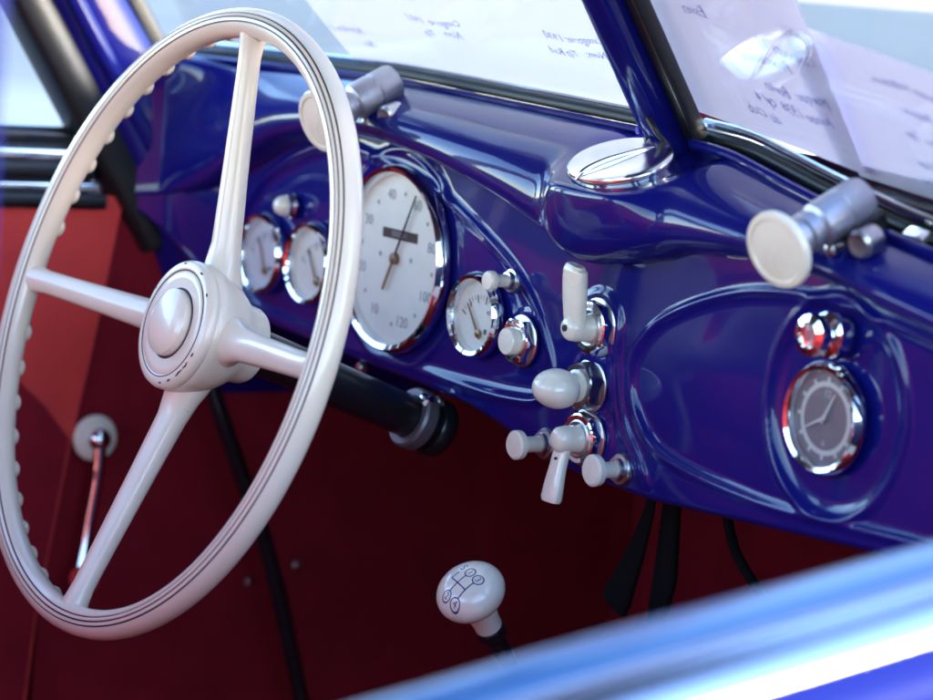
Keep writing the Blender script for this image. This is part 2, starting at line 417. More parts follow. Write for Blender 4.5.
def toggle(x, z, up, label):
    p, fr = nut('toggle_switch', x, z, .0176, .0075, 8, R(12), 1.08); p['label'] = label
    fr = dashframe(x, z)
    lathe(G(), fr, [(.0128, .008), (.0128, .0095), (.0112, .0102), (.0095, .0098)], 36).build('collar', STEEL, p)
    # bent handle: a round stem towards the driver that turns into a flat paddle
    g = G(); s = 1 if up else -1
    lathe(g, fr, [(.0088, .0085), (.0088, .020), (.0080, .0245), (.0060, .0268), (.003, .0276), (0, .0278)], 32)
    if up: path = [(0, -.001, .0200), (0, .010, .0212), (0, .020, .0222), (0, .030, .0230), (0, .0365, .0234), (.0005, .0398, .0235)]; rad = [.0088, .0092, .0100, .0102, .0098, .0072]
    else: path = [(-.001, -.001, .0185), (-.001, -.008, .0200), (-.001, -.018, .0220), (-.001, -.030, .0240), (-.001, -.0375, .0250), (-.001, -.0402, .0253)]; rad = [.0082, .0068, .0070, .0082, .0086, .0074]
    P = catmull(path, 5); rr = np.interp(np.linspace(0, 1, len(P)), np.linspace(0, 1, len(rad)), rad)
    tube(g, [fr(q) for q in P], list(rr), 24, ref=(0, 1, 0), flat=.52, power=2.8)
    g.build('handle', KNOBW, p, sharp=50)
    lathe(G(), Fr(fr((0, .000 if up else -.012, .0274 if up else .0252)), *fr.m), [(.0022, 0), (.0022, .0012), (0, .0013)] if up else [(.0009, -.001), (.0009, .0006), (0, .0007)], 16).build('screw', DARKM, p)
toggle(.0070, .6395, True, 'upper toggle switch with its paddle turned up')
toggle(.0055, .5680, False, 'lower toggle switch with its paddle turned down')
# egg shaped knob between the two toggles
p, fr = nut('egg_knob', .0045, .6020, .0162, .0105, 6, R(20), 1.06, m=mat('dark_nickel', (.34, .34, .37), .22, 1)); p['label'] = 'egg shaped white knob between the toggle switches'
fr = dashframe(.0045, .6020)
lathe(G(), fr, [(.0105, .0105), (.0105, .014), (.0085, .0150), (.0085, .0190)], 32).build('stem', KNOBW, p)
fe = Fr(fr((-.0005, -.0015, .0290)), np.array([1, 0, 0]), np.array([0, 0, 1]), np.array([0, -1, 0]))
lathe(G(), fe, [(math.sin(t)*.0148*(1+.10*math.cos(t)), -math.cos(t)*.0148) for t in np.linspace(.0, math.pi, 24)], 40, sx=1.12, sy=.86).build('knob_head', KNOBW, p)
# pull knobs
def pull(x, z, hr, L, label, k=1.):
    fr = dashframe(x, z)
    p = lathe(G(), fr, [(.0105*k, 0), (.0105*k, .0015), (.0095*k, .0032), (.0075*k, .0036), (.0072*k, .0065), (.006*k, .0068)], 32).build('pull_knob', STEEL, dash)
    p['label'] = label
    lathe(G(), fr, [(.0054*k, .004), (.0052*k, .012), (.0054*k, L-.004), (hr*.8, L-.0022), (hr, L-.001), (hr*1.02, L+.001), (hr, L+.0030), (hr*.86, L+.0042), (hr*.4, L+.0046), (0, L+.0047)], 36).build('knob_head', KNOBW, p)
pull(-.039, .5560, .0095, .0225, 'white pull knob nearest the steering wheel below the gauges')
pull(.0425, .5555, .0100, .0210, 'white pull knob beside the lower toggle switch')
pull(-.0905, .6555, .0066, .0180, 'small white pull knob above the round button', .82)
# push button with hexagonal chrome surround
p, fr = nut('push_button', -.0735, .6180, .0165, .0065, 6, R(0), 1.05)
fr = dashframe(-.0735, .618)
lathe(G(), fr, [(.0115, .0070), (.0112, .0088), (.0100, .0090)], 32).build('collar', CHROME, p)
lathe(G(), fr, [(.0092, .0070), (.0092, .0140), (.0084, .0152), (.005, .0156), (0, .0157)], 32).build('button', KNOBW, p)
# small bolts along the lower lip
for bx, bz in ((-.176, .559), (-.279, .5655)):
    lathe(G(), dashframe(bx, bz, .008), [(.0042, 0), (.0042, .004), (.003, .0055), (0, .006)], 14).build('bolt', STEEL, dash)

# ---- chrome ashtray on the pod
ash = thing('ashtray', 'oval chrome ashtray lid with a finned handle on top of the dashboard', 'ashtray', (.027, -.010, .742))
na = np.array([0, -.47, .883]); ya = np.array([0, .883, .47])
fa = Fr((.0275, -.0105, .7435), (1, 0, 0), ya, na)
lathe(G(), fa, [(.0400, -.008), (.0400, .0012), (.0390, .0018), (.037, .002)], 64, sx=1.0, sy=.68).build('rim', CHROME, ash)
lathe(G(), fa, [(.0395, .0012), (.0412, .0016), (.0416, .0030), (.0414, .0046), (.0404, .0057), (.037, .0066), (.026, .0074), (.012, .0078), (0, .0079)], 64, sx=1.01, sy=.69).build('lid', mat('satin_chrome', (.86, .86, .88), .16, 1, bump=(150, .03, .001)), ash)
g = G(); prof = catmull([(-.0085, -.0290, .0045), (-.005, -.0205, .0082), (.0005, -.010, .0094), (.007, .001, .0090), (.013, .011, .0080), (.0165, .017, .0070)], 6)
rr = np.interp(np.linspace(0, 1, len(prof)), [0, .12, .45, .8, 1], [.0008, .0021, .0019, .0012, .0004])
tube(g, [fa(q) for q in prof], list(rr), 12, ref=na, flat=1.15)
g.build('handle', CHROME, ash)

# ================================================================== STEERING WHEEL
WC = np.array([-.180, -.213, .6175]); tl = R(15.5)
wf = Fr(WC, (1, 0, 0), (0, math.sin(tl), math.cos(tl)), (0, -math.cos(tl), math.sin(tl)))
sw = thing('steering_wheel', 'ivory four spoke steering wheel with thin dark pinstripes', 'steering wheel', tuple(WC))
g = G(); NR_, NS = 192, 0
sec = []; RR = .0101
angs = []
for a in np.arange(0, 360, 7.5): angs.append((a, 0))
notch = (-19, 0, 19)
angs = [(a, 0) for a in np.arange(0, 360, 7.5) if all(abs(((a+180) % 360-180)-n_) > 5 for n_ in notch)]
for n_ in notch: angs += [((n_-4.0) % 360, 0), ((n_-3.2) % 360, 1), ((n_+3.2) % 360, 1), ((n_+4.0) % 360, 0)]
angs.sort(); NS = len(angs)
v = []; f = []; mi = []
for k in range(NR_*2):
    t = 2*math.pi*k/(NR_*2)
    turn = -(24*math.cos(t)+9*math.sin(t))       # the stripes sit a little towards the passenger
    for a, q in angs:
        a += turn; r_ = RR-(.0008 if q else 0); an = R(a)
        rad = .2-math.sin(an)*r_*.95; zz = math.cos(an)*r_*1.0
        # finger grips along the far side of the rim
        gr = max(0, math.cos(an-math.pi))**2
        v.append(wf((rad*math.cos(t), rad*math.sin(t), zz)))
for k in range(NR_*2):
    k2 = (k+1) % (NR_*2)
    for i in range(NS):
        j = (i+1) % NS; f.append((k*NS+i, k*NS+j, k2*NS+j, k2*NS+i)[::-1]); mi.append(1 if angs[i][1] and angs[j][1] else 0)
g.add(v, f, mi); rim = g.build('rim', [IVORY, GROOVE], sw, sharp=40)
g = G()
for k in range(48):
    t = 2*math.pi*(k+.5)/48
    if min(abs(((math.degrees(t)-q+180) % 360)-180) for q in (0, 90, 180, 270)) < 6: continue
    c = wf((.1975*math.cos(t), .1975*math.sin(t), -.0083))
    g = G(); tg = -math.sin(t)*wf.m[0]+math.cos(t)*wf.m[1]; rd = math.cos(t)*wf.m[0]+math.sin(t)*wf.m[1]
    fb = Fr(c, tg, rd, -wf.m[2])
    lathe(g, fb, [(.0070, -.002), (.0064, .0010), (.0046, .0028), (.0024, .0037), (0, .0040)], 16, sx=1., sy=.85)
    g.build('finger_grip', IVORY, rim)
for q in range(4):
    t = math.pi/2*q; rd = math.cos(t)*wf.m[0]+math.sin(t)*wf.m[1]
    path = [WC+rd*r_+wf.m[2]*z_ for r_, z_ in ((.020, -.034), (.036, -.033), (.045, -.0325), (.060, -.030), (.10, -.0215), (.15, -.0110), (.178, -.0052), (.188, -.0035), (.198, -.002))]
    tube(G(), path, [.021, .0175, .0135, .0110, .0097, .0086, .0082, .0092, .0108], 24, ref=wf.m[2], flat=.86).build('spoke', IVORY, sw)
hubp = [(0, -.0095), (.030, -.0095), (.0335, -.0090), (.0345, -.0098), (.0355, -.0092), (.0395, -.0092), (.0418, -.0105), (.0430, -.0130), (.0432, -.0160), (.0425, -.0172), (.0432, -.0185), (.0428, -.024), (.0410, -.034), (.0370, -.043), (.0325, -.050), (.0285, -.055), (.0265, -.060), (.0258, -.067), (.0245, -.0695), (0, -.0695)]
lathe(G(), wf, hubp, 72).build('hub', IVORY, sw, sharp=50)
ring(G(), wf, [(.0352, -.0093), (.0357, -.0088), (.0362, -.0093), (.0357, -.0098)], 72).build('seam_ring', GROOVE, sw)
hb = lathe(G(), wf, [(.0222, -.0097), (.0222, -.0060), (.0216, -.0044), (.0190, -.0028), (.0140, -.0014), (.007, -.0006), (0, -.0004)], 56).build('horn_button', IVORY, sw)
ring(G(), wf, [(.0222, -.0094), (.0231, -.0088), (.0238, -.0094), (.0231, -.0099)], 64).build('button_seam', GROOVE, hb)
for a, rr_ in ((-90, .0515), (90, .050), (0, .051)):
    rd = math.cos(R(a))*wf.m[0]+math.sin(R(a))*wf.m[1]; c0 = WC+rd*rr_+wf.m[2]*(-.0315); sd2 = np.cross(rd, wf.m[2])
    tube(G(), [c0+(.0104*wf.m[2]*math.cos(q)*.92+.0122*sd2*math.sin(q))*1.0+rd*.0012*math.sin(q*2) for q in np.linspace(-1.9, 1.9, 24)], .00022, 6).build('hairline_crack', GROOVE, sw)
# chips in the ivory along the hub edge
g = G()
for a, l in ((-52, 10), (-40, 8), (-66, 5), (-80, 3), (-25, 4), (62, 4), (98, 3), (35, 3), (150, 3)):
    pts = [wf((.0398*math.cos(R(a+l*k/6))+random.uniform(-.0004, .0004), .0398*math.sin(R(a+l*k/6))+random.uniform(-.0004, .0004), -.0091)) for k in range(7)]
    tube(G(), pts, [.0002, .0005, .0004, .0007, .0004, .0005, .0002], 6).build('chip', GROOVE, sw)

# ---- column
col = thing('steering_column', 'dark steering column tube running under the dashboard to a clamp', 'steering column', (-.18, -.02, .545))
A0 = wf((0, 0, -.063)); A1 = np.array([-.180, .004, .541]); dirc = (A1-A0)/np.linalg.norm(A1-A0)
tube(G(), [A0, A0+dirc*.06, A1+dirc*.004, A1+dirc*.009], [.0150, .0150, .0150, .0125], 32).build('tube', DARKM, col)
fc = axisframe(A1-dirc*.022, dirc)
ring(G(), fc, [(.0155, 0), (.0200, 0), (.0215, .002), (.0215, .010), (.0200, .012), (.0155, .012)], 40).build('clamp', mat('grey_clamp', (.16, .15, .17), .4, .6), col)
ring(G(), axisframe(A1-dirc*.004, dirc), [(.0150, 0), (.0195, 0), (.0208, .002), (.0208, .010), (.0195, .012), (.0150, .012)], 40).build('flange', DARKM, col)
lathe(G(), axisframe(A1+np.array([.012, -.012, .020]), (.3, -1, .3)), [(.005, 0), (.005, .006), (.003, .008), (0, .0084)], 6).build('bolt', CHROME, col)

# ================================================================== GEAR LEVER
gk = np.array([0, -.078, .4715]); ga = np.array([.18, -.62, .76]); ga /= np.linalg.norm(ga)
gl = thing('gear_lever', 'gear lever with a white ball knob engraved with the shift pattern', 'gear lever', (.02, .22, .05))
gy = np.array([0, 1, 0])-ga*ga[1]; gy /= np.linalg.norm(gy); gx = np.cross(gy, ga)
fg = Fr(gk, gx, gy, ga)
RA, RB = .0225, .0150
kp = [(RA*math.sin(t)**.94, -RB*math.cos(t)) for t in np.linspace(.42, math.pi, 40)]
prof = [(.0088, -.0325), (.0092, -.0300), (.0094, -.0240), (.0104, -.0195)]+[q for q in kp if q[1] > -.0165]
kn = lathe(G(), fg, prof, 56).build('knob', KNOBW, gl, sharp=60)
g = G()
def onk(x, y): 
    r_ = min(math.hypot(x, y), RA*.97); s_ = (r_/RA)**(1/.94); return fg((x, y, RB*math.sqrt(max(0, 1-s_*s_))+.00015))
def kline(x0, y0, x1, y1, w=.00042):
    n = 8; dx, dy = x1-x0, y1-y0; L = math.hypot(dx, dy); nx, ny = -dy/L*w, dx/L*w; v = []
    for k in range(n+1):
        x, y = x0+dx*k/n, y0+dy*k/n; v += [onk(x+nx, y+ny), onk(x-nx, y-ny)]
    g.add(v, [(2*k, 2*k+1, 2*k+3, 2*k+2) for k in range(n)])
def kring(cx, cy, r, w=.00036):
    n = 28; v = []
    for k in range(n):
        c, s_ = math.cos(2*math.pi*k/n), math.sin(2*math.pi*k/n); v += [onk(cx+(r+w)*c, cy+(r+w)*s_), onk(cx+(r-w)*c, cy+(r-w)*s_)]
    g.add(v, [(2*k, (2*k+2) % (2*n), (2*k+3) % (2*n), 2*k+1) for k in range(n)])
def ktext(ch, x, y, s_):
    v, f = text_geo(ch, s_)
    g.add([onk(x+p[0], y+p[1]) for p in v], f)
K = 1.25; ox = .0030; oy = -.0050
c1, c2 = ox-.0012*K, ox+.0054*K
kline(c1, oy+.0055*K, c1, oy-.0055*K); kline(c2, oy+.0055*K, c2, oy-.0055*K); kline(c1-.0055*K, oy, c2, oy); kline(c1-.0055*K, oy, c1-.0055*K, oy+.0050*K)
for ch, x, y in (('1', c1, .0082), ('2', c1, -.0082), ('3', c2, .0082), ('4', c2, -.0082)):
    kring(x, oy+y*K, .0027*K); ktext(ch, x, oy+y*K, .0045*K)
ktext('S', c1-.0062*K, oy+.0080*K, .0060*K)
g.build('shift_pattern', mat('navy_engraving', (.03, .02, .16), .5), kn, smooth=False)
lathe(G(), fg, [(.0094, -.0415), (.0100, -.0405), (.0100, -.0335), (.0094, -.0325)], 8).build('lock_nut', DARKM, gl, sharp=20)
tube(G(), [fg((0, 0, -.040)), fg((0, 0, -.12)), fg((.002, .02, -.25)), (.02, .22, .05)], [.0062, .0065, .0070, .009], 20).build('rod', BLACK, gl)

# ================================================================== WINDSCREEN
UP = np.array([0, -.57, .8216])
def plane(A, B):
    A, B = np.array(A, float), np.array(B, float); e = (B-A)/np.linalg.norm(B-A); u = UP-e*(UP@e); u /= np.linalg.norm(u)
    return A, e, u, np.cross(e, u)
PL = plane((-.55, 0, .77), (0, .05, .765)); PR = plane((0, .05, .765), (.55, 0, .72))
def pp(P, s, t, off=0.): return P[0]+P[1]*s+P[2]*t-P[3]*off       # off: metres outwards from the glass
ws = thing('windscreen', 'two pane raked windscreen with a blue centre post and dark rubber seals', 'windscreen', (0, .05, .765))
for P, L in ((PL, .545), (PR, .555)):
    g = G(); s0 = .008
    g.add([pp(P, a, b, o) for o in (0, .003) for a, b in ((s0, .002), (L-s0, .002), (L-s0, .37), (s0, .37))], [(0, 1, 2, 3), (7, 6, 5, 4), (0, 4, 5, 1), (1, 5, 6, 2), (2, 6, 7, 3), (3, 7, 4, 0)])
    g.build('pane', SCREEN, ws, smooth=False)
def basecurve(x0, x1, dy=0., dz=0., n=40):
    xs = np.linspace(x0, x1, n); return [(x, float(np.interp(x, XS, YB))+dy, float(np.interp(x, XS, ZB))+dz) for x in xs]
tube(G(), basecurve(-.55, -.012, .001, .004), .0065, 12).build('rubber_seal', BLACK, ws)
tube(G(), basecurve(.030, .55, .001, .003), .0054, 12).build('rubber_seal', BLACK, ws)
tube(G(), basecurve(-.55, -.014, -.001, .0108), .0019, 8).build('chrome_strip', CHROME, ws)
tube(G(), basecurve(.034, .55, .001, .0120), .0030, 8).build('chrome_strip', CHROME, ws)
tube(G(), basecurve(-.55, -.020, -.011, -.0005), .0030, 10).build('painted_lip', BLUE, ws)
tube(G(), basecurve(.045, .55, -.016, -.0005), .0035, 10).build('painted_lip', BLUE, ws)
# centre post
b0 = np.array([.0245, .034, .750])
def along(b, t): return b+UP*t
tube(G(), [along(b0, t) for t in (-.01, .0, .028, .03, .20, .44)], [.0112, .0112, .0112, .0122, .0125, .013], 24, ref=(1, 0, 0), flat=1., power=3).build('centre_post', BLUE, ws)
tube(G(), [along(b0+np.array([.0170, .008, .006]), t) for t in (-.008, .2, .44)], .0066, 16, ref=(1, 0, 0), power=3).build('post_seal', BLACK, ws)
tube(G(), [along(b0+np.array([.0205, .0020, .006]), t) for t in (-.004, .2, .44)], .0012, 8).build('chrome_strip', STEEL, ws)
tube(G(), catmull([b0+UP*.030+np.array([.009, -.015, 0]), b0+UP*.020+np.array([.016, -.018, 0]), b0+UP*.005+np.array([.0185, -.016, 0]), b0+np.array([.0185, -.012, -.012])], 6), .0018, 10).build('wire', BLACK, ws)
lathe(G(), axisframe(b0+UP*.012+np.array([0, -.0168, .0]), (-.1, -.82, -.57)), [(.0032, 0), (.0030, .001), (0, .0016)], 14).build('screw', DARKM, ws)
for cx_, cz_ in ((.262, .0095), (.300, .0090), (.345, .0085)):
    y_, z_ = float(np.interp(cx_, XS, YB)), float(np.interp(cx_, XS, ZB))
    box(G(), Fr((cx_, y_-.008, z_+.002), (.99, -.09, -.06), (0, .82, .57), (0, -.57, .82)), (-.009, -.003, -.002), (.009, .006, .003), 0, .002).build('clip', CHROME, ws)
    lathe(G(), axisframe((cx_+.014, y_-.014, z_-.006), (.1, -.8, .5)), [(.0036, -.002), (.0034, .001), (.0018, .0022), (0, .0024)], 14).build('screw', CHROME, ws)
box(G(), ID, (-.58, -.185, 1.030), (.58, -.150, 1.062)).build('header', BLUE, ws)

# ================================================================== PAPERS
def lerp(a, b, t): return a+(b-a)*t
def sheet(name, P, corners, off, m, label, lines, shear=.35, curl=.004):
    g = G(); n = 12; c = [np.array(q, float) for q in corners]      # bl, br, tr, tl in glass coordinates
    def at(u, w, o=0.):
        q = lerp(lerp(c[0], c[1], u), lerp(c[3], c[2], u), w)
        return pp(P, q[0], q[1], off+curl*math.sin(u*3.1)*(.4+.6*w)*.6+o)
    for o in (0,): g.add([at(i/n, j/n, o) for j in range(n+1) for i in range(n+1)], [((j*(n+1)+i), (j*(n+1)+i+1), ((j+1)*(n+1)+i+1), ((j+1)*(n+1)+i)) if o == 0 else ((j*(n+1)+i), ((j+1)*(n+1)+i), ((j+1)*(n+1)+i+1), (j*(n+1)+i+1)) for j in range(n) for i in range(n)])
    p = g.build(name, m); 
    tag(p, label, 'paper', 'papers behind the windscreen')
    g = G()
    for body, u, w, size, wd in lines:
        v, f = text_geo(body, size, shear, 'LEFT')
        # written on the outer face, so the letters run backwards seen from inside the car
        uu = np.linalg.norm(c[1]-c[0]); ww = np.linalg.norm(c[3]-c[0])
        ph = random.uniform(0, 6)
        G().add([at(u-(q[0]+.0005*math.sin(q[1]*700+q[0]*160+ph))*wd/uu, w+(q[1]*(1+.22*math.sin(q[0]*330+ph))+.0012*math.sin(q[0]*95+ph))/ww, -.0004) for q in v], f).build('handwriting', PENINK, p, smooth=False)
    p.location = (0, 0, 0)
    return p
sheet('paper_sheet', PL, ((.213, .013), (.520, .008), (.530, .235), (.085, .235)), .007, PAPER, 'long white handwritten sheet behind the driver side glass',
      [('Categorie: 1930', .965, .215, .0085, 1.), ('Nom:   Tip Rad', .955, .165, .0085, 1.), ('Categorie  1931', .52, .205, .0082, 1.), ('Nom    Tip', .50, .160, .0085, 1.), ('Nombre 2', .135, .125, .0085, 1.), ('No', .14, .075, .0085, 1.)])
sheet('paper_sheet', PR, ((.018, .0165), (.2005, .0065), (.200, .300), (.012, .300)), .007, PAPER2, 'lilac handwritten sheet beside the centre post',
      [('Marque:  Berlin', .95, .150, .0095, 1.1), ('Annee 1938  cyl 4', .93, .105, .0095, 1.1), ('Proprietaire', .80, .215, .0095, 1.1), ('du Club', .60, .065, .009, 1.1), ('Concours 17', .97, .255, .0095, 1.1), ('Essen', .40, .29, .010, 1.1)])
sheet('paper_sheet', PR, ((.182, -.002), (.420, -.006), (.420, .075), (.176, .101)), .013, PAPER2, 'lilac sheet with printed lines overlapping behind its neighbour',
      [('Technische Daten Hubraum', .66, .80, .0080, 1.1), ('Leistung 20 PS  Baujahr', .64, .62, .0075, 1.1), ('Gewicht 750 kg  Typ', .58, .45, .0075, 1.1), ('Besitzer  Wien', .50, .27, .0075, 1.1), ('Standort  Nr', .46, .12, .0075, 1.1)])

# ================================================================== WIPER MOTORS
def wiper(loc, label):
    t = thing('wiper_motor', label, 'wiper motor', (0, 0, 0), 'wiper motors below the windscreen')
    ax = np.array([.04, .875, .48]); ax /= np.linalg.norm(ax); f = axisframe((0, 0, 0), -ax)
    kx = np.array([.10, -.93, -.35]); fk = axisframe((0, 0, 0), kx)
    lathe(G(), fk, [(.0100, -.006), (.0180, -.0050), (.0212, -.0036), (.0223, -.0018), (.0225, .0006), (.0216, .0022), (.0193, .0030), (.0182, .0029), (.0176, .0021), (.009, .0036), (0, .0040)], 48).build('knob', KNOBW, t)
    f2 = axisframe((0, 0, 0), ax)
    lathe(G(), f2, [(.0085, .004), (.0085, .010), (.0112, .0115), (.0112, .0155), (.0098, .016), (.0098, .018), (.0118, .019), (.0118, .023), (.0100, .024), (.0100, .027), (.0125, .029), (.0130, .031), (.0130, .044), (.0122, .0448), (.0122, .046), (.0130, .047), (.0130, .060), (.0118, .0635), (.006, .065), (0, .0652)], 40).build('housing', WIPERM, t)
    b = box(G(), Fr(f2((0, 0, .045)), f2.m[0], f2.m[1], f2.m[2]), (-.006, -.030, -.004), (.010, -.010, .026), 0, .004).build('bracket', DARKM, t)
    lathe(G(), axisframe(np.array([.0225, .040, .0065]), (.15, -.8, -.25)), [(.0085, -.010), (.0085, .002), (.0065, .0036), (.004, .003), (0, .0030)], 24).build('screw', STEEL, t)
    lathe(G(), axisframe(np.array([.0030, .036, .0010]), (.15, -.8, -.25)), [(.004, -.008), (.004, .002), (.002, .0036), (0, .004)], 16).build('screw', STEEL, t)
    t.location = loc
    return t
wiper((.236, -.058, .719), 'wiper motor with a white disc knob near the passenger side clock')
wiper((-.2515, -.060, .744), 'wiper motor with a white disc knob behind the steering wheel rim')

# ================================================================== CAR BODY
body = thing('vintage_car', 'blue vintage car shell with raked pillars, doors and a maroon carpeted footwell', 'car', (0, 0, 0))
# pillars at both ends of the windscreen
for sd in (-1, 1):
    dz = .0 if sd < 0 else -.04
    base = np.array([sd*.575, .052, .60+dz]); dv = np.array([0, -.67, 1.])
    pr = tube(G(), [base+dv*t for t in (-.03, 0, .05, .1, .2, .46)], [.062, .056, .046, .038, .033, .030], 28, ref=(1, 0, 0), flat=.7, power=2.6).build('pillar', BLUE, body)
    tube(G(), [base+np.array([sd*.004, -.050, 0])+dv*t for t in (.02, .1, .2, .46)], [.017, .017, .0165, .016], 16, ref=(1, 0, 0), flat=1.3, power=4).build('door_seal', BLACK, pr)
    tube(G(), [base+np.array([-sd*.012, .038, 0])+dv*t for t in (.17, .25, .46)], .0085, 12, ref=(1, 0, 0), power=3).build('screen_seal', BLACK, pr)
    tube(G(), [base+np.array([-sd*.020, -.018, .0])+dv*t for t in (.0, .1, .2, .46)], .0075, 12, ref=(1, 0, 0)).build('bead', BLUE, pr)
# footwell
def quadstrip(g, a, b):
    n = len(a); v = list(a)+list(b); g.add(v, [(k, k+1, n+k+1, n+k) for k in range(n-1)])
g = G(); prof = [(-1.3, .04), (.10, .04), (.30, .055), (.46, .20), (.50, .34), (.50, .76)]
quadstrip(g, [(-.60, y, z) for y, z in prof], [(.60, y, z) for y, z in prof]); g.build('bulkhead', CARPET, body, sharp=80)
for sd in (-1, 1):
    g = G(); X = sd*.572
    pts = [(-.045, .655), (.06, .70), (.06, .76), (.52, .76), (.52, .03), (-.10, .03), (-.095, .40)]
    v = [(X, y, z) for y, z in pts]+[(X+sd*.02, y, z) for y, z in pts]; n = len(pts)
    g.add(v, [tuple(range(n)), tuple(range(2*n-1, n-1, -1))]+[(k, (k+1) % n, n+(k+1) % n, n+k) for k in range(n)])
    kp_ = g.build('kick_panel', CARPET, body, smooth=False)
    if sd < 0:
        for sy_, sz_ in ((.096, .332), (.141, .344)):
            lathe(G(), axisframe((X+.001, sy_, sz_), (1, 0, 0)), [(.0042, 0), (.0036, .0016), (.0016, .0026), (0, .0028)], 14).build('screw', STEEL, kp_)
# outer sides in front of the doors, scuttle and bonnet
g = G(); ny = 12
ys = np.linspace(0, 1.3, ny)
V = []; F = []
for j, y in enumerate(ys):
    w = .60-.16*max(0, (y-.5)/.8)**1.2
    for k in range(25):
        x = -w+2*w*k/24; q = abs(x/w)
        zt = .765-.05*(y/1.3)-.02*q**2-.10*q**6
        yy = y+.058-(.05*abs(x)/.55 if y < .3 else .05*abs(x)/.55)
        V.append((x, yy, zt if k not in (0, 24) else .25))
F = [(j*25+k, j*25+k+1, (j+1)*25+k+1, (j+1)*25+k) for j in range(ny-1) for k in range(24)]
g.add(V, F); g.build('bonnet', BLUE, body, sharp=60)
# cover above the cabin, out of view, added to darken the inside
g = G(); V = []; ny = 10
for j in range(ny):
    y = -.14-1.15*j/(ny-1)
    for k in range(17):
        x = -.60+1.2*k/16; V.append((x, y, 1.055+.06*(1-(x/.6)**2)+.03*math.sin(j/(ny-1)*math.pi)))
F = [(j*17+k, (j+1)*17+k, (j+1)*17+k+1, j*17+k+1) for j in range(ny-1) for k in range(16)]
g.add(V, F); V2 = [(a, b, c+.025) for a, b, c in V]; g.add(V2, [q[::-1] for q in F]); g.build('shade_roof', SHADE_COVER, body)
# side walls behind the doors, out of view, added to block light
for sd in (-1, 1):
    g = G(); x0, x1 = sd*.572, sd*.600
    # a blocking post, then an opening shaped for a slanted patch of sun
    for pts in ([(-.69, .05), (-.69, .60), (-.69, 1.085), (-.81, 1.085), (-.81, .05)],
                [(-.81, .05), (-.81, .715), (-.86, .745), (-1.08, .905), (-1.08, .05)],
                [(-.81, 1.02), (-.81, 1.085), (-1.08, 1.085), (-1.08, 1.02)],
                [(-1.08, .05), (-1.08, 1.085), (-1.34, 1.085), (-1.34, .05)]):
        n = len(pts)
        v = [(x0, y, z) for y, z in pts]+[(x1, y, z) for y, z in pts]
        g.add(v, [tuple(range(n)), tuple(range(2*n-1, n-1, -1))]+[(k, (k+1) % n, n+(k+1) % n, n+k) for k in range(n)], [1, 0]+[0]*n)
    g.build('shade_quarter', [BLUE, SHADE_COVER], body, smooth=False)
# red seats out of view, added for reflections, enlarged to shade the door
g = G(); box(g, Fr((0, -.86, .16), (1, 0, 0), (0, 1, 0), (0, 0, 1)), (-.53, -.26, 0), (.53, .38, .26), 0, .06)
box(g, Fr((0, -1.10, .30), (1, 0, 0), (0, 1, 0), (0, 0, 1)), (-.53, -.09, 0), (.53, .06, .40), 0, .05)
g.build('unseen_seat', LEATHER, body)

# ================================================================== DRIVER SIDE DOOR
ld = box(G(), ID, (-.635, -1.15, .05), (-.601, -.06, .690)).build('door', BLUE, body)
ld['label'] = 'driver side door with red trim and a window crank'
X0 = -.566
def slab(g, pts, x0, x1, mi=0):
    n = len(pts); v = [(x1, y, z) for y, z in pts]+[(x0, y, z) for y, z in pts]
    g.add(v, [tuple(range(n)), tuple(range(2*n-1, n-1, -1))]+[(k, n+k, n+(k+1) % n, (k+1) % n) for k in range(n)], mi)
g = G(); slab(g, [(-1.15, .642), (-.075, .647), (-.070, .655), (-.050, .656), (-.047, .650), (-.0655, .533), (-.080, .455), (-.10, .32), (-.12, .06), (-1.15, .06)], -.60, X0)
g.build('trim_panel', LEATHER, ld, smooth=False)
for nm, z, r, m, x in (('rubber_roll', .651, .0065, BLACK, -.566), ('trim_strip', .6615, .0042, CHROME, -.570), ('rubber_roll', .6735, .0085, BLACK, -.572), ('chrome_highlight_strip', .6855, .0068, CHROME, -.574), ('door_top', .698, .010, DARKM, -.585)):
    tube(G(), [(x, -1.15, z-.02), (x, -.5, z-.004), (x, -.20, z), (x, -.066+(.655-z)*.5, z)], r, 14, power=2.6).build(nm, m, ld)
g = G(); slab(g, [(-1.15, .55), (-.30, .56), (-.17, .545), (-.105, .487), (-.084, .462), (-.084, .455), (-.104, .32), (-.124, .07), (-1.15, .07)], X0+.0005, X0+.004)  # maroon sheet cut along a shadow edge, stands for shade on the door
g.build('door_shade', CARPET, ld, smooth=False)
# window crank
cc = np.array([X0+.0005, -.060, .4615]); fx = axisframe(cc, (1, 0, 0))
g = G(); lathe(g, fx, [(.0185, 0), (.0190, .003), (.0175, .006), (.013, .0075), (.0095, .0078)], 40, 0)
lathe(g, fx, [(.0095, .006), (.0095, .012), (.0075, .016), (.004, .018), (0, .0185)], 28, 1)
arm = catmull([cc+np.array([.013, 0, -.004]), cc+np.array([.016, -.002, -.03]), cc+np.array([.020, -.010, -.075]), cc+np.array([.026, -.018, -.108])], 8)
tube(g, arm, [.0052]*8+[.0045]*(len(arm)-8), 16, 1, ref=(1, 0, 0), flat=.8)
lathe(g, axisframe(arm[-1]+np.array([-.004, 0, 0]), (1, 0, 0)), [(.006, 0), (.0095, .004), (.0105, .013), (.0085, .022), (.004, .025), (0, .0255)], 24, 2)
g.build('window_crank', [KNOBW, CHROME, LEATHER], ld)

